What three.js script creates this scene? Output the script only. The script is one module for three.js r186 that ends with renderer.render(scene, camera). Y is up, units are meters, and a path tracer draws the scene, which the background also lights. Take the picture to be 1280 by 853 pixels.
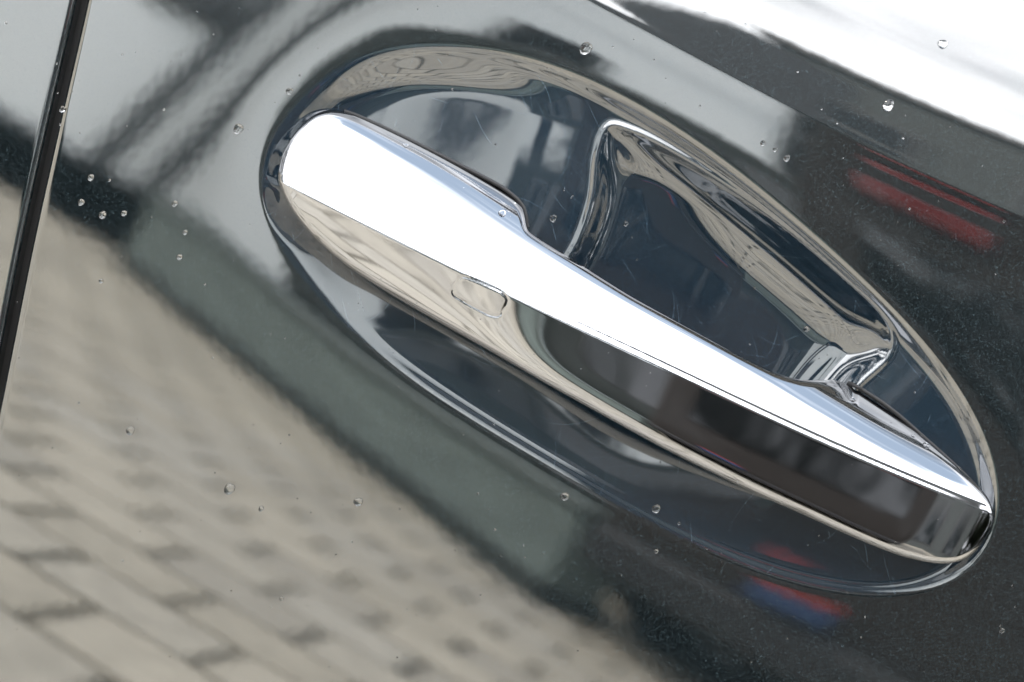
import * as THREE from 'three';
import { mergeGeometries } from 'three/addons/utils/BufferGeometryUtils.js';
import { RoundedBoxGeometry } from 'three/addons/geometries/RoundedBoxGeometry.js';
import { createNoise2D, createNoise3D } from 'simplex-noise';

// ------------------------------------------------------------ random numbers
function rng(seed) {
  let a = seed >>> 0;
  return () => { a = (a + 0x6d2b79f5) | 0; let t = Math.imul(a ^ (a >>> 15), 1 | a); t = (t + Math.imul(t ^ (t >>> 7), 61 | t)) ^ t; return ((t ^ (t >>> 14)) >>> 0) / 4294967296; };
}
const rnd = rng(7);
const n2 = createNoise2D(rng(11)), n2b = createNoise2D(rng(12)), n3 = createNoise3D(rng(13));
const clamp = (x, a, b) => Math.min(b, Math.max(a, x));
const lerp = (a, b, t) => a + (b - a) * t;
const sst = (a, b, x) => { const t = clamp((x - a) / (b - a), 0, 1); return t * t * (3 - 2 * t); };
const R = (d) => d * Math.PI / 180;
const tanD = (d) => Math.tan(R(d));

// ------------------------------------------------------------ scene, camera, sky, sun, exposure
const scene = new THREE.Scene();
const HY = 0.95;                      // height of the middle of the picture above the paving
const ROLL = R(29);
const camera = new THREE.PerspectiveCamera(17.86, 1280 / 853, 0.02, 400);
camera.up.set(-Math.sin(ROLL), Math.cos(ROLL), 0);
camera.position.set(0, HY, 0.6);
camera.lookAt(0, HY, 0);
camera.focus = 0.593;
camera.userData.fStop = 6.3;
scene.add(camera);

const SKY_W = 1024, SKY_H = 512;
{
  const data = new Float32Array(SKY_W * SKY_H * 4);
  for (let j = 0; j < SKY_H; j++) {
    const el = ((j + 0.5) / SKY_H - 0.5) * Math.PI;
    for (let i = 0; i < SKY_W; i++) {
      const az = ((i + 0.5) / SKY_W - 0.5) * 2 * Math.PI;
      const x = Math.cos(el) * Math.cos(az), y = Math.sin(el), z = Math.cos(el) * Math.sin(az);
      let r, g, b;
      if (y >= 0) {
        let c = 0, a = 1, f = 1.6;
        for (let o = 0; o < 5; o++) { c += a * n3(x * f, y * f * 1.7, z * f); a *= 0.5; f *= 2.1; }
        const cover = sst(-0.9, 0.55, 0.8 * c + 0.95 - 2.0 * sst(0.86, 1.0, y));   // clouds thin out overhead
        const blue = [0.25, 0.31, 0.39], white = [1.55, 1.58, 1.62];
        const hz = 1 - 0.25 * Math.exp(-y * 9);
        const cloud = clamp(0.84 + 0.3 * c, 0.5, 1.1) * hz;
        r = lerp(blue[0], white[0] * cloud, cover); g = lerp(blue[1], white[1] * cloud, cover); b = lerp(blue[2], white[2] * cloud, cover);
      } else { r = 0.3; g = 0.3; b = 0.29; }
      const k = (j * SKY_W + i) * 4;
      data[k] = r; data[k + 1] = g; data[k + 2] = b; data[k + 3] = 1;
    }
  }
  const t = new THREE.DataTexture(data, SKY_W, SKY_H, THREE.RGBAFormat, THREE.FloatType);
  t.mapping = THREE.EquirectangularReflectionMapping;
  t.magFilter = t.minFilter = THREE.LinearFilter;
  t.wrapS = THREE.RepeatWrapping;
  t.needsUpdate = true;
  scene.background = t; scene.environment = t;
}
const sun = new THREE.DirectionalLight(0xfff4e6, 0.9);
sun.position.set(-11, 14, -4);
sun.target.position.set(0, 0.5, 0);
sun.castShadow = true; sun.shadow.radius = 24; sun.shadow.mapSize.set(2048, 2048);
Object.assign(sun.shadow.camera, { left: -20, right: 20, top: 20, bottom: -20, near: 0.1, far: 60 });
sun.name = 'sun';
scene.add(sun, sun.target);

const EXPOSURE = 5.2;

// ------------------------------------------------------------ naming helpers
const used = {};
const numbered = (n) => { const k = used[n] = (used[n] ?? -1) + 1; return k ? n + '_' + String(k).padStart(3, '0') : n; };
function mesh(name, geo, mat, parent = scene) {
  const m = new THREE.Mesh(geo, mat); m.name = numbered(name); m.castShadow = m.receiveShadow = true; parent.add(m); return m;
}
function tag(o, label, category, group) { o.userData.label = label; if (category) o.userData.category = category; if (group) o.userData.group = group; return o; }
function thing(name, label, category, pos = [0, 0, 0], turn = 0, group) {
  const o = new THREE.Group(); o.name = numbered(name); o.position.set(...pos); o.rotation.y = turn; scene.add(o);
  return tag(o, label, category, group);
}
function struct(name, geo, mat) { const m = mesh(name, geo, mat); m.userData.kind = 'structure'; return m; }
const box = (w, h, d, x, y, z) => new THREE.BoxGeometry(w, h, d).translate(x, y, z);

// ------------------------------------------------------------ materials
const std = (o) => new THREE.MeshStandardMaterial(o), phys = (o) => new THREE.MeshPhysicalMaterial(o);
const lin = (r, g, b) => new THREE.Color().setRGB(r, g, b);
function dataTex(w, h, f, srgb = false) {
  const d = new Uint8Array(w * h * 4);
  for (let j = 0; j < h; j++) for (let i = 0; i < w; i++) { const c = f(i, j), k = (j * w + i) * 4; d[k] = c[0]; d[k + 1] = c[1]; d[k + 2] = c[2]; d[k + 3] = 255; }
  const t = new THREE.DataTexture(d, w, h, THREE.RGBAFormat); t.magFilter = t.minFilter = THREE.LinearFilter; t.wrapS = t.wrapT = THREE.RepeatWrapping;
  if (srgb) t.colorSpace = THREE.SRGBColorSpace;
  t.needsUpdate = true; return t;
}
// metallic flakes under the clear lacquer: single dark blue-grey grains, 0.12 mm each
const flakeTex = dataTex(1024, 1024, () => { const v = rnd(); const k = v > 0.955 ? 102 + rnd() * 54 : v > 0.75 ? 62 + rnd() * 34 : 36 + rnd() * 28; return [k * 0.88, k * 0.96, k]; }, true);
flakeTex.repeat.set(1 / 0.25, 1 / 0.25);
const paint = phys({ color: lin(0.19, 0.24, 0.26), map: flakeTex, roughness: 0.035, metalness: 0, ior: 2.2, clearcoat: 1, clearcoatRoughness: 0.01 });
paint.name = 'black metallic paint';
// bowl lacquer rubbed by finger nails; bluish sky glow put into its base colour
const bowlGlowTex = (() => {
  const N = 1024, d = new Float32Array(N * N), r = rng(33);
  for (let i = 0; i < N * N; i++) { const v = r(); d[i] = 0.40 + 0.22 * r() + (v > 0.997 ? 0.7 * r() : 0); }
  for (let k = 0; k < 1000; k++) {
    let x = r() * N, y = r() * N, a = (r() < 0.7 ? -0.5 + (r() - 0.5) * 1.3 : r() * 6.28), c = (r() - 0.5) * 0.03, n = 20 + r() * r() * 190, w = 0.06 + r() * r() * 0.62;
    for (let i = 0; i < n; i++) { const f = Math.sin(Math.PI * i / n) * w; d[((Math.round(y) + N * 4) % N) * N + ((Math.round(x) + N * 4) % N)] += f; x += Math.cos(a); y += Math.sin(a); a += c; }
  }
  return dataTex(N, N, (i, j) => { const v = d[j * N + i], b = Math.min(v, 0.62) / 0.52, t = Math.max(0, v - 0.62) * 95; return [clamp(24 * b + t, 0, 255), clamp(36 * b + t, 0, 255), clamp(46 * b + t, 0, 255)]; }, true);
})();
bowlGlowTex.repeat.set(1 / 0.17, 1 / 0.17);
const bowlGlowPaint = phys({ color: 0xffffff, map: bowlGlowTex, roughness: 0.035, metalness: 0, ior: 1.95, clearcoat: 1, clearcoatRoughness: 0.012 });
bowlGlowPaint.name = 'black metallic paint with painted sky glow, scratched';
const smear = dataTex(512, 512, (i, j) => { const a = 0.5 + 0.5 * n2(i / 60, j / 60), b = n2b(i / 14, j / 14), c = rnd(); const k = 26 + 34 * a * a + 14 * Math.max(0, b) + (c > 0.994 ? 70 * rnd() : 0); return [k, k, k]; });
smear.repeat.set(1 / 0.09, 1 / 0.09);
const chrome = phys({ color: lin(0.31, 0.315, 0.33), metalness: 1, roughness: 0.3, roughnessMap: smear });
chrome.name = 'chrome';
const rubber = std({ color: lin(0.006, 0.006, 0.007), roughness: 0.55 });
const waterMat = phys({ color: 0xffffff, roughness: 0.0, transmission: 1, thickness: 0.001, ior: 1.33 });

// ------------------------------------------------------------ curves in millimetres on the door (x along the car, y up, z out)
function pchip(pts) {
  const n = pts.length, x = pts.map((p) => p[0]), y = pts.map((p) => p[1]), h = [], d = [], m = new Array(n);
  for (let i = 0; i < n - 1; i++) { h.push(x[i + 1] - x[i]); d.push((y[i + 1] - y[i]) / h[i]); }
  m[0] = d[0]; m[n - 1] = d[n - 2];
  for (let i = 1; i < n - 1; i++) m[i] = d[i - 1] * d[i] <= 0 ? 0 : 3 * (h[i - 1] + h[i]) / ((2 * h[i] + h[i - 1]) / d[i - 1] + (h[i] + 2 * h[i - 1]) / d[i]);
  return (q) => {
    if (q <= x[0]) return y[0] + m[0] * (q - x[0]);
    if (q >= x[n - 1]) return y[n - 1] + m[n - 1] * (q - x[n - 1]);
    let i = 0; while (q > x[i + 1]) i++;
    const t = (q - x[i]) / h[i], t2 = t * t, t3 = t2 * t;
    return y[i] * (2 * t3 - 3 * t2 + 1) + h[i] * m[i] * (t3 - 2 * t2 + t) + y[i + 1] * (-2 * t3 + 3 * t2) + h[i] * m[i + 1] * (t3 - t2);
  };
}
// smooth (C2) interpolation for shape lines that reflect
function smoothed(pts, width) {
  const f = pchip(pts);
  const N = 8;
  return (q) => { let s = 0, w = 0; for (let k = -N; k <= N; k++) { const a = Math.exp(-2 * (k / N) ** 2); s += a * f(q + k / N * width); w += a; } return s / w; };
}
// table look-up of a costly function
function table(f, a, b, n) {
  const t = new Float64Array(n + 1); for (let i = 0; i <= n; i++) t[i] = f(a + (b - a) * i / n);
  return (q) => { const u = clamp((q - a) / (b - a), 0, 1) * n, i = Math.min(n - 1, Math.floor(u)); return lerp(t[i], t[i + 1], u - i); };
}
function integral(f, a, b, n, at0) {
  const t = new Float64Array(n + 1), h = (b - a) / n; for (let i = 1; i <= n; i++) t[i] = t[i - 1] + h * f(a + (i - 0.5) * h);
  const g = (q) => { const u = clamp((q - a) / (b - a), 0, 1) * n, i = Math.min(n - 1, Math.floor(u)); const w = u - i; return lerp(t[i], t[i + 1], w); };
  const off = g(at0); return (q) => g(q) - off;
}
function closedPoly(pts, n) { return new THREE.CatmullRomCurve3(pts.map(([x, y]) => new THREE.Vector3(x, y, 0)), true, 'centripetal').getPoints(n).slice(0, n).map((p) => [p.x, p.y]); }
function sdf(poly, x, y) {   // positive inside
  let best = 1e9, inside = false;
  for (let i = 0, j = poly.length - 1; i < poly.length; j = i++) {
    const [ax, ay] = poly[j], [bx, by] = poly[i], ex = bx - ax, ey = by - ay, t = clamp(((x - ax) * ex + (y - ay) * ey) / (ex * ex + ey * ey + 1e-12), 0, 1);
    const dx = x - ax - t * ex, dy = y - ay - t * ey, dd = dx * dx + dy * dy;
    if (dd < best) best = dd;
    if ((ay > y) !== (by > y) && x < (bx - ax) * (y - ay) / (by - ay) + ax) inside = !inside;
  }
  return inside ? Math.sqrt(best) : -Math.sqrt(best);
}
// a distance field sampled on a grid: smooth (cubic B-spline) near the outline, blurred further in so that no crease runs along its middle
function smoothField(poly, x0, x1, y0, y1, step, sigma) {
  const nx = Math.ceil((x1 - x0) / step) + 1, ny = Math.ceil((y1 - y0) / step) + 1, raw = new Float64Array(nx * ny);
  for (let j = 0; j < ny; j++) for (let i = 0; i < nx; i++) raw[j * nx + i] = clamp(sdf(poly, x0 + i * step, y0 + j * step), -40, 40);
  const w = Math.ceil(3 * sigma / step), ker = []; for (let k = -w; k <= w; k++) ker.push(Math.exp(-((k * step / sigma) ** 2) / 2)); const sum = ker.reduce((a, b) => a + b);
  const pass = (src, dx, dy) => { const out = new Float64Array(nx * ny); for (let j = 0; j < ny; j++) for (let i = 0; i < nx; i++) { let a = 0; for (let k = -w; k <= w; k++) a += ker[k + w] * src[clamp(j + k * dy, 0, ny - 1) * nx + clamp(i + k * dx, 0, nx - 1)]; out[j * nx + i] = a / sum; } return out; };
  const soft = pass(pass(raw, 1, 0), 0, 1), f = raw.map((v, k) => lerp(v, soft[k], sst(0.5, 9, v)));
  const B = (t) => [(1 - t) ** 3 / 6, (3 * t ** 3 - 6 * t * t + 4) / 6, (-3 * t ** 3 + 3 * t * t + 3 * t + 1) / 6, t ** 3 / 6];
  return (x, y) => {
    const u = clamp((x - x0) / step, 1, nx - 3), v = clamp((y - y0) / step, 1, ny - 3), i = Math.floor(u), j = Math.floor(v), a = B(u - i), b = B(v - j); let s = 0;
    for (let n = 0; n < 4; n++) for (let m = 0; m < 4; m++) s += a[m] * b[n] * f[(j + n - 1) * nx + i + m - 1];
    return s;
  };
}
const smin = (a, b, k) => { const h = clamp(0.5 + 0.5 * (b - a) / k, 0, 1); return lerp(b, a, h) - k * h * (1 - h); };

// ---- the rim of the handle bowl: an egg-shaped oval
const RC = [28, 23.5], RS = 2.2, RF = [111.24, -3.49, -4.33, 3.63, -6.8, 2.93, -3.25, -2.87, 1.32];
const rimR = (th) => { let r = RF[0]; for (let k = 1; k <= 4; k++) r += RF[2 * k - 1] * Math.cos(k * th) + RF[2 * k] * Math.sin(k * th); return r; };
const rimF = (x, y) => { const dx = x - RC[0], dy = (y - RC[1]) * RS; return rimR(Math.atan2(dy, dx)) - Math.hypot(dx, dy); };
function rimDist(x, y) {   // about millimetres inwards from the rim
  const f = rimF(x, y), e = 0.02;
  const gx = (rimF(x + e, y) - rimF(x - e, y)) / (2 * e), gy = (rimF(x, y + e) - rimF(x, y - e)) / (2 * e);
  return f / Math.max(0.8, Math.hypot(gx, gy));
}
// ---- the finger pocket inside the bowl
const pocketPoly = closedPoly([[2.5, 29.6], [0.4, 44.8], [-4.8, 58], [-5.4, 65.5], [1, 67.6], [17.2, 68.2], [43.5, 65.6], [68.9, 60.8], [86.0, 56.4], [92.6, 52.4], [94.0, 47.6], [90.3, 35.3], [88.5, 20], [88, 5], [87, -8], [84, -24], [80, -42], [0, -50], [-80, -50], [-125, -30], [-122, 2], [-70, 6], [-26, 11], [0, 19]], 420);

const pocketDist = smoothField(pocketPoly, -100, 160, -60, 100, 0.8, 6.5);
// ---- the body side: tilt of the surface (degrees, up is positive) against height
const CREASE = smoothed([[-400, 91], [-26, 93.1], [14, 93.8], [49, 94.6], [106, 99.5], [400, 128]], 40);
const bodyTilt = smoothed([[-700, -14], [-260, -13], [-150, -11], [-100, -6.2], [-60, -2.9], [-30, -1.2], [0, -0.2], [40, 1.0], [75, 2.4], [88, 3.6], [100, 4.4], [500, 10]], 14);
const bodyZ = integral((y) => -tanD(bodyTilt(y)), -900, 500, 14000, 0);
// above the crease the side turns back under the windows
const upperSlope = integral((s) => -tanD(4.4 * sst(-2.0, 2.0, s) + 7 * sst(2, 40, s) + 8 * sst(20, 60, s)), -100, 420, 10400, -100);
const creaseBead = (s) => 0.05 * Math.exp(-(((s - 0.0) / 1.8) ** 2)) - 0.05 * Math.exp(-(((s + 4.5) / 2.6) ** 2));
function bodyHeight(x, y) {
  const s = y - CREASE(x);
  return bodyZ(y) + upperSlope(s) + creaseBead(s) - x * x / 2 / 3600;
}
const bowlZs = integral((g) => -(0.035 * sst(-16, 0, g) + 0.74 * sst(-2.8, 1.2, g)) * (1 - sst(0.6, 4.2, g)), -20, 120, 14000, -20);   // narrow wall along the top and the right
const bowlZw = integral((g) => -(0.035 * sst(-16, 0, g) + 0.46 * sst(-2.2, 3.8, g)) * (1 - sst(4, 16, g)), -20, 120, 14000, -20);    // wider at the left
const pocketZ2 = integral((s) => -1.35 * sst(0, 2.4, s) * 0.30 * (1 - sst(5, 23, s)), -30, 140, 17000, -30);   // the long soft run-out of the upper wall
const pocketZ = integral((s) => -(0.10 * sst(-26, -1, s) + 1.35 * sst(0, 2.4, s)) * 0.70 * (1 - sst(2.8, 9.5, s)) - 0.03 * sst(-26, -1, s) * (1 - sst(5, 23, s)), -30, 140, 17000, -30);
function bowlDepth(x, y) {
  const g = rimDist(x, y);
  if (g < -19) return 0;
  const dx = x - RC[0], dy = (y - RC[1]) * RS, side = dy / Math.hypot(dx, dy, 12), low = sst(0.1, -0.6, side);
  let z = lerp(bowlZw(g), bowlZs(g), sst(-62, -8, x)) * lerp(1, 0.33, low);
  if (g > -1) {
    const sp = pocketDist(x, y);
    z += (pocketZ(sp) + pocketZ2(sp) * lerp(0.12, 1, sst(4, 50, x))) * lerp(sst(-1, 3, g), sst(1, 70, g) * sst(-92, -45, x) * (1 - 0.85 * sst(30, 92, x)), low) + 0.72 * Math.exp(-((sp / 0.85) ** 2)) * sst(0.2, 2.2, g) * (1 - low);
  }
  return z;
}
const peel = (x, y) => 0.0011 * n2(x / 4.6, y / 4.6) + 0.00016 * n2b(x / 1.5, y / 1.5) + 0.0016 * n2b(x / 17 + 9, y / 17);
const doorHeight = (x, y) => bodyHeight(x, y) + bowlDepth(x, y) + peel(x, y);

// ------------------------------------------------------------ grid surfaces
function axis(lo, hi, step, outLo, outHi) {   // fine in the middle, wider and wider outwards
  const a = []; for (let v = lo; v <= hi + 1e-6; v += step) a.push(v);
  let s = step, v = hi; while (v < outHi) { s *= 1.22; v = Math.min(outHi, v + s); a.push(v); }
  s = step; v = lo; while (v > outLo) { s *= 1.22; v = Math.max(outLo, v - s); a.unshift(v); }
  return a;
}
// P(i, j) -> [x, y, z] in mm; normals from neighbours; facing +z
function gridGeometry(nx, ny, P, keep) {
  const p = new Float64Array(nx * ny * 3), pos = new Float32Array(nx * ny * 3), nor = new Float32Array(nx * ny * 3), uv = new Float32Array(nx * ny * 2);
  for (let j = 0; j < ny; j++) for (let i = 0; i < nx; i++) { const k = j * nx + i, q = P(i, j); for (let c = 0; c < 3; c++) { p[k * 3 + c] = q[c]; pos[k * 3 + c] = q[c] / 1000; } uv[k * 2] = q[0] / 1000; uv[k * 2 + 1] = q[1] / 1000; }
  const at = (i, j) => (clamp(j, 0, ny - 1) * nx + clamp(i, 0, nx - 1)) * 3;
  for (let j = 0; j < ny; j++) for (let i = 0; i < nx; i++) {
    const a = at(i - 1, j), b = at(i + 1, j), c = at(i, j - 1), d = at(i, j + 1);
    const ux = p[b] - p[a], uy = p[b + 1] - p[a + 1], uz = p[b + 2] - p[a + 2], vx = p[d] - p[c], vy = p[d + 1] - p[c + 1], vz = p[d + 2] - p[c + 2];
    let x = uy * vz - uz * vy, y = uz * vx - ux * vz, z = ux * vy - uy * vx; const l = Math.hypot(x, y, z) || 1;
    const k = (j * nx + i) * 3; nor[k] = x / l; nor[k + 1] = y / l; nor[k + 2] = z / l;
  }
  const sets = {};
  for (let j = 0; j < ny - 1; j++) for (let i = 0; i < nx - 1; i++) {
    const a = j * nx + i, key = keep ? keep(i, j) : 'all'; if (key === null) continue;
    (sets[key] ??= []).push(a, a + 1, a + nx, a + 1, a + nx + 1, a + nx);
  }
  const out = {};
  for (const key in sets) {   // compact to the vertices that are used
    const map = new Int32Array(nx * ny).fill(-1), ids = []; const idx = sets[key].map((v) => { if (map[v] < 0) { map[v] = ids.length; ids.push(v); } return map[v]; });
    const g = new THREE.BufferGeometry(), pp = new Float32Array(ids.length * 3), nn = new Float32Array(ids.length * 3), uu = new Float32Array(ids.length * 2);
    ids.forEach((v, n) => { for (let c = 0; c < 3; c++) { pp[n * 3 + c] = pos[v * 3 + c]; nn[n * 3 + c] = nor[v * 3 + c]; } uu[n * 2] = uv[v * 2]; uu[n * 2 + 1] = uv[v * 2 + 1]; });
    g.setAttribute('position', new THREE.BufferAttribute(pp, 3)); g.setAttribute('normal', new THREE.BufferAttribute(nn, 3)); g.setAttribute('uv', new THREE.BufferAttribute(uu, 2)); g.setIndex(idx);
    out[key] = g;
  }
  return out;
}

// ------------------------------------------------------------ the setting
const paverTex = (seed) => dataTex(128, 64, (i, j) => { const a = 0.5 + 0.28 * n2(i / 9 + seed * 31, j / 9) + 0.2 * n2b(i / 2.6, j / 2.6 + seed * 17) + 0.16 * n2(i / 40, j / 40 + seed); const k = 150 + 52 * a; return [k, k * 0.97, k * 0.91]; }, true);
const paverMats = [0, 1, 2, 3, 4].map((s) => std({ map: paverTex(s), color: lin(...[[0.90, 0.89, 0.86], [0.80, 0.79, 0.77], [0.98, 0.96, 0.91], [0.86, 0.84, 0.79], [0.92, 0.92, 0.91]][s]), roughness: 0.75 }));
const jointMat = std({ color: lin(0.045, 0.043, 0.03), roughness: 0.95 });
const ground = struct('ground', new THREE.PlaneGeometry(300, 300).rotateX(-Math.PI / 2), std({ color: lin(0.16, 0.155, 0.14), roughness: 0.9 }));
{
  // concrete block paving laid in running bond, a little askew to the car
  const yard = thing('block_paving', 'pale grey block paving with dark mossy joints, mirrored in the door', 'paving', [0, 0, 0], R(10));
  yard.userData.kind = 'structure'; delete yard.userData.category;
  mesh('bedding', new THREE.BoxGeometry(44, 0.01, 44).translate(0, 0.009, 0), jointMat, yard);
  const L = 0.27, W = 0.25, H = 0.03, r = rng(5);
  const shape = (() => { const g = new RoundedBoxGeometry(L - 0.022, H, W - 0.02, 1, 0.005); return g; })();
  const spots = [];
  for (let a = -75; a < 75; a++) for (let b = -100; b < 100; b++) {
    const x = (a + (b & 1) * 0.5) * L, z = b * W; spots.push([x, z]);
  }
  const c = Math.cos(R(10)), s = Math.sin(R(10));
  const info = spots.map(([x, z]) => { const wx = x * c + z * s, wz = -x * s + z * c; return { x, z, d: Math.hypot(wx + 0.45, wz - 1.9), wx, wz }; });
  info.sort((p, q) => p.d - q.d);
  const near = info.slice(0, 290), far = info.slice(290).filter((p) => p.wz > -1.5 && p.d < 16);
  for (const p of near) { const m = mesh('brick', shape, paverMats[Math.floor(r() * 5)], yard); m.position.set(p.x + (r() - 0.5) * 0.004, 0.014 + H / 2 - 0.004 + r() * 0.004, p.z + (r() - 0.5) * 0.004); m.rotation.set((r() - 0.5) * 0.02, (r() - 0.5) * 0.02, (r() - 0.5) * 0.02); }
  const field = new THREE.InstancedMesh(shape, paverMats[0], far.length); field.name = 'brick_field'; field.userData.kind = 'stuff';
  const m4 = new THREE.Matrix4(), q4 = new THREE.Quaternion(), eu = new THREE.Euler(), col = new THREE.Color();
  far.forEach((p, i) => { eu.set((r() - 0.5) * 0.02, (r() - 0.5) * 0.02, (r() - 0.5) * 0.02); m4.compose(new THREE.Vector3(p.x, 0.014 + H / 2 - 0.004 + r() * 0.004, p.z), q4.setFromEuler(eu), new THREE.Vector3(1, 1, 1)); field.setMatrixAt(i, m4); const k = 0.82 + r() * 0.34; field.setColorAt(i, col.setRGB(k, k * 0.985, k * 0.95)); });
  yard.add(field);
}
// pale rendered building across the yard
{
  const b = thing('rendered_building', 'long pale rendered building with a dark slate roof, mirrored left of the handle', 'building', [-7, 0, 13], Math.PI);
  const wall = std({ color: lin(0.82, 0.87, 0.89), roughness: 0.85 }), dark = std({ color: lin(0.03, 0.035, 0.038), roughness: 0.5 }), slate = std({ color: lin(0.06, 0.065, 0.07), roughness: 0.7 });
  const pane = phys({ color: lin(0.02, 0.024, 0.026), roughness: 0.05 });
  mesh('wall', box(20, 6, 9, 0, 3, -4.5), wall, b);
  mesh('plinth', box(20.1, 0.4, 0.1, 0, 0.2, 0.03), dark, b);
  for (const x of [-8.2, 4.2]) mesh('downpipe', new THREE.CylinderGeometry(0.06, 0.06, 5.9, 12).translate(x, 3, 0.12), dark, b);
  const strut = (x0, x1, y1) => { const l = Math.hypot(x1 - x0, y1); return new THREE.CylinderGeometry(0.1, 0.12, l, 12).translate(0, l / 2, 0).rotateZ(-Math.atan2(x1 - x0, y1)).translate(x0, 0, 0.5); };
  mesh('raking_strut', strut(-3.25, -4.75, 5.6), dark, b); mesh('raking_strut', strut(-3.75, -5.2, 5.6), dark, b);
  for (const [x, y, w, h] of [[-3.25, 2.95, 0.8, 1.6], [-0.6, 2.95, 0.8, 1.6], [2.2, 2.95, 0.8, 1.6], [-6.2, 2.95, 0.8, 1.6], [6.4, 2.95, 0.8, 1.6]]) {
    const f = mesh('window_frame', box(w, h, 0.1, x, y, 0.03), dark, b); mesh('pane', box(w - 0.14, h - 0.14, 0.02, x, y, 0.085), pane, f);
  }
  const rs = new THREE.Shape(); const gs = new THREE.Shape(); gs.moveTo(-4.9, 5.85); gs.lineTo(-7.35, 8.8); gs.lineTo(-9.9, 8.8); gs.lineTo(-9.9, 5.85);
  mesh('slate_gable', new THREE.ExtrudeGeometry(gs, { depth: 3.6, bevelEnabled: false }).translate(0, 0, -3.4), slate, b);
  rs.moveTo(-0.5, 5.9); rs.lineTo(4.2, 9.2); rs.lineTo(9.5, 5.9);
  mesh('roof', new THREE.ExtrudeGeometry(rs, { depth: 20.8, bevelEnabled: false }).rotateY(Math.PI / 2).translate(-10.4, 0, 0), slate, b);
}
// tall dark building on the right
{
  const b = thing('clad_building', 'tall dark green-grey clad building at the right, mirrored as the dark band above the crease', 'building', [5.2, 0, 10.6], Math.PI + R(31));
  const clad = std({ color: lin(0.075, 0.084, 0.082), roughness: 0.75 }), frame = std({ color: lin(0.1, 0.1, 0.1), roughness: 0.5 }), pane = phys({ color: lin(0.02, 0.025, 0.027), roughness: 0.06 });
  mesh('wall', box(10.5, 9.3, 6, 0, 4.65, -3), clad, b);
  mesh('cornice', box(10.8, 0.25, 6.3, 0, 9.42, -3), frame, b);
  for (let k = 0; k < 5; k++) for (const y of [1.7, 4.4, 7.1]) { const x = -4.1 + k * 2.05, f = mesh('window_frame', box(1.1, 1.5, 0.1, x, y, 0.02), frame, b); mesh('pane', box(0.94, 1.34, 0.03, x, y, 0.07), pane, f); }
}
// low clipped hedge in front of it
{
  const r = rng(91), pos = [], nor = [];
  for (let k = 0; k < 11000; k++) {
    const x = (r() - 0.5) * 6, e = r(), y = 0.46 * Math.sqrt(r()), z = (r() - 0.5) * 0.5, s = 0.03 + r() * 0.03;
    const n = new THREE.Vector3(r() - 0.5, r() - 0.2, r() - 0.5).normalize(), a = new THREE.Vector3(r() - 0.5, r() - 0.5, r() - 0.5).cross(n).normalize(), b = n.clone().cross(a), q = new THREE.Vector3(x, y, z);
    const A = q.clone().addScaledVector(a, -s * 1.4), B = q.clone().addScaledVector(b, s * 0.8), C = q.clone().addScaledVector(a, s * 1.4), D = q.clone().addScaledVector(b, -s * 0.8);
    for (const v of [A, B, C, A, C, D]) { pos.push(v.x, v.y, v.z); nor.push(n.x, n.y, n.z); }
  }
  const g = new THREE.BufferGeometry(); g.setAttribute('position', new THREE.Float32BufferAttribute(pos, 3)); g.setAttribute('normal', new THREE.Float32BufferAttribute(nor, 3));
  const h = thing('low_hedge', 'low dark clipped hedge before the pale building, mirrored as a dark band', 'hedge', [-4.3, 0, 9.1], R(-2));
  mesh('foliage', g, std({ color: lin(0.03, 0.045, 0.035), roughness: 0.8, side: THREE.DoubleSide }), h);
  mesh('stems', box(5.2, 0.36, 0.3, 0, 0.2, 0), std({ color: lin(0.012, 0.012, 0.01), roughness: 1 }), h);
}
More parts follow.
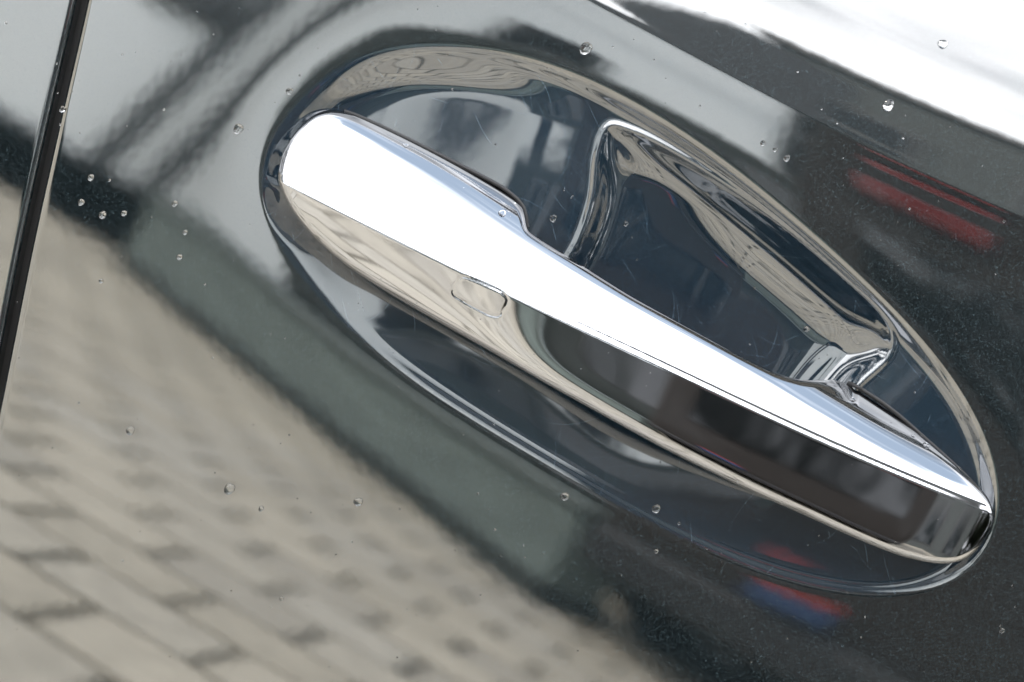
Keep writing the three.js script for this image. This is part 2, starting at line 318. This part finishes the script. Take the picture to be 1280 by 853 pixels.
// dark vehicles added across the yard: the door and the chrome mirror them
function vehicle(name, label, pos, turn, o) {
  const v = thing(name, label, o.kind, pos, turn);
  const bodyMat = phys({ color: lin(...o.color), roughness: o.matte ? 0.6 : 0.32, specularIntensity: o.matte ? 0.25 : 1, clearcoat: o.matte ? 0.15 : 1, clearcoatRoughness: 0.04 });
  const glass = phys({ color: lin(0.012, 0.014, 0.015), roughness: 0.04, ior: 1.5 });
  const trim = std({ color: lin(0.012, 0.012, 0.013), roughness: 0.6 }), alloy = std({ color: lin(0.45, 0.45, 0.46), roughness: 0.35, metalness: 0.8 });
  const red = phys({ color: lin(0.14, 0.012, 0.01), roughness: 0.12, clearcoat: 1 }), lampW = phys({ color: lin(0.7, 0.72, 0.74), roughness: 0.1, clearcoat: 1 });
  const sh = new THREE.Shape(); const P = o.profile; sh.moveTo(...P[0]);
  const sp = new THREE.SplineCurve([...P, P[0]].map(([x, y]) => new THREE.Vector2(x, y)));
  for (const p of P.slice(1)) sh.lineTo(...p);
  const bev = 0.09, w = o.width;
  const bodyG = new THREE.ExtrudeGeometry(sh, { depth: w - 2 * bev, bevelEnabled: true, bevelThickness: bev, bevelSize: bev * 0.7, bevelOffset: -bev * 0.7, bevelSegments: 4 }).translate(0, 0, -w / 2 + bev);
  mesh('body', bodyG, bodyMat, v);
  for (const sd of [-1, 1]) for (const q of o.windows) {
    const s = new THREE.Shape(); q.forEach((p, i) => i ? s.lineTo(...p) : s.moveTo(...p));
    mesh('window', new THREE.ExtrudeGeometry(s, { depth: 0.02, bevelEnabled: true, bevelThickness: 0.004, bevelSize: 0.01, bevelSegments: 1 }).translate(0, 0, sd > 0 ? w / 2 - 0.012 : -w / 2 - 0.008), glass, v);
  }
  for (const x of o.axles) for (const sd of [-1, 1]) {
    const wheel = mesh('wheel', new THREE.TorusGeometry(0.24, 0.09, 14, 32).translate(x, 0.33, sd * (w / 2 - 0.1)), trim, v);
    mesh('rim', new THREE.CylinderGeometry(0.2, 0.18, 0.08, 24).rotateX(Math.PI / 2).translate(x, 0.33, sd * (w / 2 - 0.08)), alloy, wheel);
  }
  for (const x of o.seams ?? []) for (const sd of [-1, 1]) mesh('door_gap', box(0.012, 0.95, 0.01, x, 0.85, sd * (w / 2 + 0.001)), trim, v);
  mesh('bumper', new RoundedBoxGeometry(0.2, 0.24, w * 0.96, 3, 0.06).translate(o.rear, 0.47, 0), o.bumper ? bodyMat : trim, v);
  mesh('bumper', new RoundedBoxGeometry(0.2, 0.24, w * 0.96, 3, 0.06).translate(o.front, 0.47, 0), trim, v);
  const rl = o.tail; for (const sd of [-1, 1]) mesh('tail_lamp', new RoundedBoxGeometry(0.07, rl[2], rl[3], 3, 0.025).translate(rl[0], rl[1], sd * (w / 2 - rl[3] / 2 - (rl[4] ?? 0.06))), red, v);
  const hl = o.head; for (const sd of [-1, 1]) mesh('headlight', new RoundedBoxGeometry(0.12, 0.16, 0.34, 3, 0.04).translate(hl[0], hl[1], sd * (w / 2 - 0.28)), lampW, v);
  const rw = o.rearWindow; mesh('rear_window', new THREE.BoxGeometry(0.02, rw[2], w * 0.72).rotateZ(rw[3]).translate(rw[0], rw[1], 0), glass, v);
  return v;
}
const vanO = { kind: 'van', width: 1.95, profile: [[-2.45, 0.38], [-2.45, 2.02], [1.15, 2.08], [1.75, 1.35], [2.45, 1.1], [2.5, 0.4]], windows: [[[0.45, 1.25], [0.45, 1.85], [1.15, 1.85], [1.6, 1.3]], [[-1.0, 1.25], [-1.0, 1.85], [0.35, 1.85], [0.35, 1.25]]], seams: [0.4, -1.05], axles: [-1.6, 1.65], rear: -2.5, front: 2.5, tail: [-2.46, 1.35, 0.8, 0.14], head: [2.42, 0.92], rearWindow: [-2.46, 1.6, 0.55, 0] };
const hatchO = { kind: 'car', width: 1.78, profile: [[-1.95, 0.35], [-2.02, 0.95], [-1.75, 1.2], [-1.3, 1.48], [0.35, 1.46], [1.0, 1.0], [1.95, 0.82], [2.05, 0.36]], windows: [[[-1.3, 1.02], [-1.1, 1.36], [-0.35, 1.38], [-0.35, 1.0]], [[-0.27, 1.0], [-0.27, 1.38], [0.3, 1.37], [0.78, 1.0]]], seams: [-0.31, 0.75], axles: [-1.3, 1.3], rear: -2.02, front: 2.03, tail: [-2.0, 0.92, 0.2, 0.3], head: [1.93, 0.68], rearWindow: [-1.62, 1.26, 0.36, -0.9] };
{
  // low wall running slantwise from the hedge towards the van
  const w = thing('garden_wall', 'low grey-green rendered wall with a dark foot strip of painted shade, mirrored as the band under the handle', 'wall', [-0.72, 0, 6.19], R(58.5));
  mesh('wall_face', box(4.7, 0.42, 0.22, 0, 0.35, 0), std({ color: lin(0.20, 0.25, 0.235), roughness: 0.85, map: dataTex(256, 64, (i, j) => { const k = 205 + 25 * n2(i / 42, j / 9) + 10 * n2b(i / 9, j / 5); return [k, k, k]; }, true) }), w);
  mesh('foot', box(4.72, 0.15, 0.26, 0, 0.075, 0), std({ color: lin(0.02, 0.026, 0.022), roughness: 0.9 }), w);  // dark strip stands for the shade along the wall base
  mesh('coping', new RoundedBoxGeometry(4.8, 0.07, 0.32, 2, 0.015).translate(0, 0.595, 0), std({ color: lin(0.10, 0.12, 0.115), roughness: 0.8 }), w);
}
const van = vehicle('added_van', 'black panel van with small high red lamps, in place of the dark figure mirrored right of the handle', [2.33, 0, 5.87], R(-65.8), { ...vanO, matte: true, color: [0.03, 0.027, 0.025], profile: [[-2.45, 0.38], [-2.45, 2.4], [1.15, 2.42], [1.75, 1.4], [2.45, 1.1], [2.5, 0.4]], tail: [-2.46, 2.12, 0.17, 0.42, 0.2] });  // added van, stands in for the dark figure mirrored on this side
vehicle('added_van', 'dark green panel van added behind the low wall to darken the finger pocket', [0.95, 0, 6.4], R(58.5), { ...vanO, matte: true, color: [0.022, 0.027, 0.025] });  // added van, hides the pale building so the pocket mirrors dark
mesh('added_red_strip', new RoundedBoxGeometry(0.03, 0.035, 0.24, 2, 0.012).translate(-2.62, 0.735, 0.36), phys({ color: lin(0.3, 0.02, 0.012), roughness: 0.15, clearcoat: 1 }), van);  // added red strip, gives the red streak mirrored near the rim
mesh('added_blue_pad', new RoundedBoxGeometry(0.05, 0.1, 0.24, 2, 0.02).translate(-2.62, 0.66, 0.36), std({ color: lin(0.012, 0.035, 0.10), roughness: 0.4 }), van);  // added blue pad, gives the blue spot mirrored under the red streak
// lamp post seen in the tip of the handle
{
  const p = thing('lamp_post', 'dark steel lamp post mirrored at the tip of the handle', 'lamp post', [4.3, 0, 2.35]);
  const m = std({ color: lin(0.03, 0.032, 0.034), roughness: 0.5, metalness: 0.4 });
  mesh('pole', new THREE.CylinderGeometry(0.05, 0.08, 5.4, 16).translate(0, 2.7, 0), m, p);
  mesh('base', new THREE.CylinderGeometry(0.13, 0.15, 0.3, 16).translate(0, 0.15, 0), m, p);
  mesh('lamp_head', new RoundedBoxGeometry(0.7, 0.1, 0.22, 3, 0.04).translate(0.3, 5.42, 0), m, p);
}
// trees round the yard; rows behind and left added to block mirrored sky
{
  const bark = std({ color: lin(0.05, 0.04, 0.03), roughness: 0.95 });
  const leafMats = [[0.05, 0.07, 0.04], [0.075, 0.1, 0.06], [0.11, 0.14, 0.09]].map((c) => phys({ color: lin(...c), roughness: 0.95, transmission: 0.4, thickness: 0, side: THREE.DoubleSide }));
  function makeTree(seed, h, w, mat, low) {
    const r = rng(seed), t = new THREE.Group(), limbs = [];
    const tube = (a, b, r0, r1) => { const d = b.clone().sub(a), g = new THREE.CylinderGeometry(r1, r0, d.length(), 8, 1).translate(0, d.length() / 2, 0); g.applyQuaternion(new THREE.Quaternion().setFromUnitVectors(new THREE.Vector3(0, 1, 0), d.normalize())); return g.translate(a.x, a.y, a.z); };
    const V = (x, y, z) => new THREE.Vector3(x, y, z);
    let p = V(0, 0, 0); for (let i = 0; i < 4; i++) { const q = V((r() - 0.5) * 0.3, h * 0.2 * (i + 1), (r() - 0.5) * 0.3); limbs.push(tube(p, q, 0.24 - i * 0.05, 0.2 - i * 0.05)); p = q; }
    const clumps = [];
    for (let i = 0; i < 46; i++) { const a = r() * 6.283, u = r(), y = h * (low + (1 - low) * u), rad = w * Math.sqrt(Math.sin(Math.PI * clamp(0.12 + 0.86 * u, 0, 1))) * (0.3 + 0.7 * Math.sqrt(r())); const c = V(Math.cos(a) * rad, y, Math.sin(a) * rad); clumps.push([c, 0.45 + r() * 0.75]); if (i % 4 === 0) limbs.push(tube(V(0, Math.max(h * 0.2, y * 0.6), 0), c, 0.07, 0.02)); }
    const pos = [], nor = [];
    for (const [c, rad] of clumps) for (let k = 0; k < 120; k++) {
      const d = V(r() - 0.5, r() - 0.5, r() - 0.5).normalize(), q = d.clone().multiplyScalar(rad * Math.cbrt(r())).add(c), s = 0.07 + r() * 0.1;
      const n = V(r() - 0.5, r() * 0.8, r() - 0.5).normalize(), a = V(r() - 0.5, r() - 0.5, r() - 0.5).cross(n).normalize(), b = n.clone().cross(a);
      const A = q.clone().addScaledVector(a, -s * 1.5), B = q.clone().addScaledVector(b, s * 0.8), C = q.clone().addScaledVector(a, s * 1.5), D = q.clone().addScaledVector(b, -s * 0.8);
      for (const e of [A, B, C, A, C, D]) { pos.push(e.x, e.y, e.z); nor.push(n.x, n.y, n.z); }
    }
    const g = new THREE.BufferGeometry(); g.setAttribute('position', new THREE.Float32BufferAttribute(pos, 3)); g.setAttribute('normal', new THREE.Float32BufferAttribute(nor, 3));
    mesh('trunk', mergeGeometries(limbs), bark, t); mesh('crown', g, mat, t);
    return t;
  }
  const kinds = [makeTree(21, 11, 3.4, leafMats[0], 0.12), makeTree(22, 10, 3.6, leafMats[1], 0.1), makeTree(23, 9, 3.0, leafMats[2], 0.08)];
  const spots = [[-6, -9, 1], [1, -10, 0], [7, -8, 1], [14, 9, 0], [15.5, 5.2, 1], [15.5, 0.2, 0], [16, -4, 1], [-16, 4, 1], [-16.5, 0, 0], [-17, -4, 1], [14.5, 12, 1], [12.6, 2.4, 2], [12.8, 6.6, 2], [12.4, -1.8, 2]];
  spots.forEach(([x, z, k], i) => {
    const t = kinds[k].clone(); t.name = numbered('tree'); t.position.set(x, 0, z); t.rotation.y = i * 1.7; t.scale.setScalar(0.92 + 0.16 * rnd());
    tag(t, z < -7 ? 'tall tree added behind the car, out of the picture, to darken mirrored glass' : x < -10 ? 'broad tree added beyond the left edge of the yard, only mirrored' : 'dark leafy tree at the far side of the yard, only mirrored', 'tree', z < -7 ? 'trees added behind the car' : x < -10 ? 'trees added left of the yard' : 'trees at the far side of the yard'); scene.add(t);
  });
}


// ------------------------------------------------------------ the car
const car = thing('parked_car', 'black metallic car side with an oval handle bowl and chrome pull handle', 'car', [0, HY, 0]);
const GAP = pchip([[-700, 9], [-300, -58], [-82.7, -118.6], [-37.9, -132.4], [-5.2, -142.0], [25.1, -150.8], [150, -192], [460, -302]]);   // y -> x of the middle of the door gap
const ys = axis(-158, 158, 0.46, -640, 330);
{
  // front door: hem, then the sheet
  const HW = 1.6, hem = [];
  for (let k = 0; k <= 8; k++) { const a = k / 8 * Math.PI / 2; hem.push([1.9 * (1 - Math.sin(Math.PI / 2 - a + 0)) , -1.9 * (1 - Math.cos(Math.PI / 2 - a))]); }
  // hem[0] is the flank of the fold, hem[8] lies in the sheet
  const edge = [[0, -9]]; for (let k = 0; k <= 8; k++) { const a = Math.PI / 2 * (1 - k / 8); edge.push([1.9 * (1 - Math.sin(a)), -1.9 * (1 - Math.cos(a))]); }
  const xsA = axis(-150, 182, 0.46, -152, 900).map((v) => v + 150 - axis0());
  function axis0() { return 0; }
  const cols = edge.map((e) => ({ s: e[0], dz: e[1] })).concat(xsA.filter((v) => v > 2.4).map((v) => ({ s: v, dz: 0 })));
  const shear = (s) => 1 - sst(20, 320, s);
  const PX = (s, y) => { const g = GAP(y) + HW; const w = shear(s); return w * (g + s) + (1 - w) * (-150 + s); };
  const geo = gridGeometry(cols.length, ys.length, (i, j) => { const y = ys[j], x = PX(cols[i].s, y); return [x, y, doorHeight(x, y) + cols[i].dz]; },
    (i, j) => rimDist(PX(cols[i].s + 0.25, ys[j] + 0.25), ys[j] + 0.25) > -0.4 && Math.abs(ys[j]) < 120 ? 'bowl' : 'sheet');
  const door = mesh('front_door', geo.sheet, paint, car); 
  const bowl = mesh('handle_bowl', geo.bowl, bowlGlowPaint, door); bowl.userData.label = 'oval recess with a deeper finger pocket behind the handle';
  // rear door: the sheet left of the gap
  const colsR = axis(0, 42, 0.55, 0, 760).filter((v) => v > 2.4).reverse().map((v) => ({ s: v, dz: 0 })).concat(edge.slice().reverse().map((e) => ({ s: e[0], dz: e[1] - 0.0 })));
  const PR = (s, y) => GAP(y) - HW - s;
  const gr = gridGeometry(colsR.length, ys.length, (i, j) => { const y = ys[j], x = PR(colsR[i].s, y); return [x, y, bodyHeight(x, y) + peel(x, y) + colsR[i].dz - 0.15]; });
  mesh('rear_door', gr.all, paint, car);
  // black seal deep in the gap
  const sealPts = ys.filter((v, i) => i % 12 === 0).map((y) => [GAP(y), y]);
  const sg = gridGeometry(2, sealPts.length, (i, j) => [sealPts[j][0] + (i ? 14 : -14), sealPts[j][1], bodyHeight(sealPts[j][0], sealPts[j][1]) - 8]);
  mesh('door_seal', sg.all, rubber, car);
  // side windows, roof and the inside of the car above the picture
  const sash = new THREE.Shape(); sash.moveTo(-0.85, 0.32); sash.lineTo(0.88, 0.32); sash.lineTo(0.45, 0.60); sash.lineTo(-0.7, 0.62);
  mesh('side_window', new THREE.ExtrudeGeometry(sash, { depth: 0.01, bevelEnabled: false }).translate(0, -0.32, 0).rotateX(-R(24)).translate(0, 0.32, -0.075), phys({ color: lin(0.01, 0.011, 0.012), roughness: 0.04 }), car);
  mesh('roof', new RoundedBoxGeometry(1.3, 0.06, 1.4, 3, 0.025).translate(-0.1, 0.61, -0.9), paint, car);
  // dark inner shell so that no light comes from behind the sheets
  mesh('inner_shell', mergeGeometries([box(1.6, 0.9, 0.02, 0.05, -0.16, -0.075)]), rubber, car);
}
// ---- the chrome handle
const HL = pchip([[-80.5, 19], [-80.2, 15.5], [-79.2, 12.2], [-77.6, 8.6], [-75.4, 6], [-67.4, 0.9], [-58, -2.4], [-45.4, -4.5], [-26, -5.2], [-7.4, -5.3], [20, -5.7], [43.6, -5.7], [70, -4.7], [92.4, -2.9], [117.1, -0.6], [128, 1.8], [134, 4.4], [138, 8], [140.2, 13], [140.8, 17], [140.7, 19]]);
const HT = pchip([[-80.5, 19], [-80.2, 22.5], [-79.2, 26.5], [-77.6, 29.6], [-75, 32], [-71, 33.3], [-66.6, 33.9], [-54, 34.8], [-39.7, 35.4], [-24.9, 35.8], [-19.5, 35.3], [-15.6, 33.9], [-13.4, 31.8], [-12, 29.9], [-10.4, 28.6], [-6, 28.1], [4, 27.6], [26, 26.5], [50, 26.6], [66, 27.2], [74, 29], [80, 32], [85, 34.4], [90.3, 35.2], [97, 34.9], [104, 33.9], [114, 31.7], [122, 29.9], [130, 27.8], [135, 25.9], [138.4, 23.6], [140.2, 21], [140.7, 19]]);
const HE = smoothed([[-90, 8.6], [-76.6, 9.0], [-41, 10.2], [-6.6, 11.9], [32.4, 14.5], [81.2, 17.7], [120, 21.6], [137, 23.8], [150, 26]], 16);
const HWt = smoothed([[-90, 27], [-79, 28.6], [-71, 29.9], [-45, 29.8], [-20, 28.0], [-3.4, 26.6], [26, 25.6], [50, 25.6], [63, 25.3], [80, 24.4], [103, 23.6], [123, 24], [150, 27]], 12);
const HZE = smoothed([[-90, 10.4], [-80, 11.8], [-60, 13.6], [-30, 15], [0, 15.7], [40, 15.6], [70, 14.2], [95, 12], [115, 9.4], [128, 7.2], [136, 5.0], [142, 2.6], [150, -2]], 18);
const TL = smoothed([[-90, -14], [-50, -13], [-25, -11.5], [-8, -7], [8, -1], [25, 2.2], [60, 3], [100, 3], [150, 3]], 10);
const TB = smoothed([[-90, -22], [-40, -22], [0, -18], [60, -15], [100, -12], [150, -10]], 14);
const handleCols = [];
{ const n = 720; for (let i = 0; i <= n; i++) { const t = i / n, c = (1 - Math.cos(Math.PI * t)) / 2; handleCols.push(lerp(-80.5, 140.7, lerp(t, c, 0.75))); } }
const handlePoly = [...handleCols.map((x) => [x, HL(x)]), ...handleCols.slice(1, -1).reverse().map((x) => [x, HT(x)])].filter((_, i) => i % 2 === 0);
const sensorPoly = (() => {   // rounded rectangle of the lock sensor, on the lower face
  const s = new THREE.Shape(), c = [[-20.0, 3.6], [-6.6, 4.6], [-6.0, 10.1], [-19.2, 8.9]];
  const q = [[-20.6, 6.2], [-20.2, 3.6], [-17.2, 3.1], [-12, 3.1], [-8.4, 3.3], [-6.5, 4.2], [-6.0, 6.6], [-6.4, 9.2], [-8.6, 10.1], [-13, 9.9], [-17.4, 9.4], [-20, 8.7]];
  return closedPoly(q, 80);
})();
function handleColumn(x) {   // z at E and a table of z along y for one cross-section
  const e = HE(x), w = HWt(x), zE = HZE(x), tl = TL(x), tb = TB(x), fh = Math.max(10, e - HL(clamp(x, -70, 125)) - 0.5), lo = -7, hi = 37;
  const tilt = (y) => {
    const low = lerp(tl, tb, clamp((e - y) / fh, 0, 1.1) ** lerp(2.4, 5.5, sst(-15, 15, x))), top = lerp(26, 33, clamp((y - e) / Math.max(4, w - e), 0, 1));
    const flank = lerp(40, 60, clamp((y - w) / 9, 0, 1));
    const band = lerp(low, lerp(19, 7, Math.exp(-(((y - e) / 0.22) ** 2))), sst(e - 2.1, e - 1.4, y));
    let t = lerp(band, top, sst(e, e + 0.5, y)); t = lerp(t, flank, sst(w - 2.2, w + 1.6, y)); return t;
  };
  return integral((y) => -tanD(tilt(y)), lo, hi, 700, e);
}
{
  const NY = 150, rows = []; for (let j = 0; j <= NY; j++) { const t = j / NY, c = (1 - Math.cos(Math.PI * t)) / 2; rows.push(lerp(t, c, 0.6)); }
  const zTop = handleCols.map((x) => { const f = handleColumn(x), zE = HZE(x), lo = HL(x), hi = HT(x);
    return rows.map((s) => {
      const y = lerp(lo, hi, s); let z = zE + f(y);
      const d = Math.max(0, sdf(handlePoly, x, y)), r = 2.0; if (d < r) z -= r - Math.sqrt(Math.max(0, r * r - (r - d) ** 2));
      const endL = clamp((-70 - x) / 10.5, 0, 1); z -= 2.6 * endL * endL;           // rounded blunt end
      if (x > -24 && x < -2 && y < 14) { const sd = sdf(sensorPoly, x, y); z -= 0.24 * Math.exp(-((sd / 0.25) ** 2)); }
      return z;
    }); });
  const back = (i, low) => { const x = handleCols[i]; const foot = Math.max(low ? 1 - sst(-76, -30, x) : 1 - sst(-18, -6, x), low ? sst(88, 126, x) : sst(80, 92, x)); return lerp(Math.min(HZE(x) - 9, 5), -13, foot); };
  // rows: back plate, lower skirt, front, upper skirt, back plate
  const nf = rows.length, ny = nf + 6;
  const geo = gridGeometry(handleCols.length, ny, (i, j) => {
    const x = handleCols[i], lo = HL(x), hi = HT(x), zb = back(i, j < 3), zl = zTop[i][0], zt = zTop[i][nf - 1];
    if (j === 0) return [x, (lo + hi) / 2, Math.min(zb, zl, zt)];
    if (j === 1) return [x, lo + Math.min(1.5, (hi - lo) * 0.2), Math.min(zb, zl)];
    if (j === 2) return [x, lo, Math.min(zb + 1.5, zl - 0.1)];
    if (j < nf + 3) { const f = j - 3; return [x, lerp(lo, hi, rows[f]), zTop[i][f]]; }
    if (j === nf + 3) return [x, hi, Math.min(zb + 1.5, zt - 0.1)];
    if (j === nf + 4) return [x, hi - Math.min(1.5, (hi - lo) * 0.2), Math.min(zb, zt)];
    return [x, (lo + hi) / 2, Math.min(zb, zl, zt)];
  }, (i, j) => { const f = j - 3; if (f < 0 || f >= nf - 1) return 'grip'; const x = (handleCols[i] + handleCols[i + 1]) / 2, y = lerp(HL(x), HT(x), (rows[f] + rows[f + 1]) / 2); return x > -24 && x < -2 && y < 14 && sdf(sensorPoly, x, y) > 0 ? 'sensor' : 'grip'; });
  const handle = mesh('door_handle', geo.grip, chrome, car); handle.userData.label = 'chrome pull handle tapering to the right, white sky on its top face';
  mesh('touch_sensor', geo.sensor, chrome, handle);
  // thin black gaskets where the two feet meet the bowl
  const gasket = (xs) => { const pts = xs.map(([x, o]) => { const y = HT(x) + 0.25; return new THREE.Vector3(x / 1000, y / 1000, (doorHeight(x, y + 0.6) + 0.25) / 1000); }); return new THREE.TubeGeometry(new THREE.CatmullRomCurve3(pts), 200, 0.0006, 8); };
  const span = (a, b, n) => Array.from({ length: n + 1 }, (_, i) => [lerp(a, b, i / n)]);
  mesh('gasket', gasket([...span(-72, -20, 26), ...span(-18, -12.4, 8), [-11.6]]), rubber, handle);
  mesh('gasket', gasket(span(88, 140, 40)), rubber, handle);
}
// ------------------------------------------------------------ rain drops standing on the paint and the chrome
const toDoor = (px, py) => { const dx = px - 640, dy = py - 426.5, c = Math.cos(ROLL), s = Math.sin(ROLL), k = 0.2209; return [k * (dx * c + dy * s), k * (dx * s - dy * c)]; };
const frontZ = (x, y) => {   // outermost surface at a place: door or handle
  let z = GAP(y) + 2 > x ? bodyHeight(x, y) : doorHeight(x, y);
  if (x > -80.4 && x < 140.6 && y > HL(x) && y < HT(x)) z = Math.max(z, HZE(x) + handleColumn(x)(y));
  return z;
};
const dropShapes = [0, 1, 2].map((k) => { const g = new THREE.SphereGeometry(1, 28, 20), p = g.attributes.position, r = rng(40 + k), a = r() * 6, b = r() * 6; for (let i = 0; i < p.count; i++) { const t = Math.atan2(p.getY(i), p.getX(i)), f = 1 + 0.07 * Math.cos(2 * t + a) + 0.05 * Math.cos(3 * t + b) - 0.05 * p.getY(i); p.setX(i, p.getX(i) * f); p.setY(i, p.getY(i) * f * 1.08); } g.computeVertexNormals(); return g; });
function frame3(px, py) {
  const [x, y] = toDoor(px, py), e = 0.6, z = frontZ(x, y), n = new THREE.Vector3(-(frontZ(x + e, y) - frontZ(x - e, y)) / (2 * e), -(frontZ(x, y + e) - frontZ(x, y - e)) / (2 * e), 1).normalize();
  return [new THREE.Vector3(x / 1000, HY + y / 1000, z / 1000), new THREE.Quaternion().setFromUnitVectors(new THREE.Vector3(0, 0, 1), n)];
}
const DROPS = [
  [285, 612, 1.75, 'big dark bead of rain on the mirrored paving, largest left of the bowl'],
  [447, 628, 1.4, 'bead of rain near the slanting edge of the mirrored paving'],
  [160, 539, 1.35, 'bead of rain on the mirrored paving right of the door gap'],
  [733, 59, 2.0, 'large clear drop just above the top rim of the bowl'],
  [1189, 48, 1.6, 'drop standing alone on the white mirrored sky'],
  [1115, 129, 1.9, 'drop on the dark band above the crease, at the edge of the white sky'],
  [297, 160, 1.6, 'drop left of the bowl at the end of the dark mirrored stripe'],
  [361, 113, 1.15, 'small dark drop close to the upper left of the rim'],
  [126, 268, 1.2, 'lowest pale drop of the cluster beside the door gap'],
  [99, 252, 1.05, 'pale drop of the cluster nearest to the door gap'],
  [153, 266, 0.95, 'right-hand pale drop of the cluster beside the door gap'],
  [111, 221, 1.05, 'topmost pale drop of the cluster beside the door gap'],
  [217, 254, 1.0, 'pale drop on the dark band halfway from gap to bowl'],
  [223, 321, 0.95, 'small drop on the pale streak left of the bowl'],
  [230, 290, 0.8, 'tiny drop above the small one on the pale streak left of the bowl'],
  [75, 135, 0.9, 'drop caught on the front edge of the door gap'],
  [706, 621, 1.3, 'flat drop just under the lower rim of the bowl'],
  [821, 637, 1.35, 'bright drop inside the lower wall of the bowl'],
  [785, 277, 0.8, 'tiny white glinting drop inside the finger pocket'],
  [1018, 411, 1.0, 'faint round drop low in the finger pocket'],
  [692, 272, 1.1, 'dark drop on the bowl shelf left of the finger pocket'],
  [1066, 500, 1.0, 'drop at the foot of the handle beside the bright pocket corner'],
  [1158, 557, 1.2, 'flat round drop on the right foot of the chrome handle'],
  [1142, 545, 0.75, 'smaller drop left of the round one on the right foot of the handle'],
  [1204, 587, 1.2, 'oval drop nearest to the tip of the chrome handle'],
  [507, 182, 0.9, 'drop on the blue upper flank of the chrome handle'],
  [628, 268, 1.3, 'drop at the end of the left handle foot'],
  [955, 178, 0.9, 'left drop of three faint ones above the finger pocket'],
  [970, 186, 0.75, 'middle drop of three faint ones above the finger pocket'],
  [985, 197, 1.0, 'right drop of three faint ones above the finger pocket'],
  [1257, 791, 0.8, 'tiny bright drop near the bottom right corner'],
  [821, 690, 0.7, 'tiny drop on dark paint below the lower rim'],
  [350, 751, 0.7, 'lone speck of rain low on the mirrored paving'],
  [325, 637, 0.9, 'flat speck between the two beads on the mirrored paving'],
  [124, 351, 0.75, 'speck of rain just below the end of the dark mirrored band'],
];
DROPS.forEach(([px, py, r, label], i) => {
  const [p, q] = frame3(px, py), m = mesh('water_drop', dropShapes[i % 3], waterMat);
  m.position.copy(p); m.quaternion.copy(q); m.scale.set(r * 0.86 / 1000, r * 0.86 / 1000, r * 0.5 / 1000);
  tag(m, label, 'water drop', 'rain drops on the car');
});
{
  // fine spray that nobody could count
  const r = rng(77), n = 260, f = new THREE.InstancedMesh(new THREE.SphereGeometry(1, 10, 8), waterMat, n); f.name = 'fine_spray';
  tag(f, 'fine spray of tiny water specks scattered over the black paint', 'water specks'); f.userData.kind = 'stuff';
  const m4 = new THREE.Matrix4();
  for (let i = 0; i < n; i++) { const [p, q] = frame3(r() * 1280, r() * 853), s = (0.12 + 0.3 * r() * r()) / 1000; m4.compose(p, q, new THREE.Vector3(s, s, s * 0.6)); f.setMatrixAt(i, m4); }
  scene.add(f);
}
const renderer = new THREE.WebGLRenderer({ antialias: true });
renderer.toneMapping = THREE.LinearToneMapping;
renderer.toneMappingExposure = EXPOSURE;
renderer.shadowMap.enabled = true;
renderer.render(scene, camera);
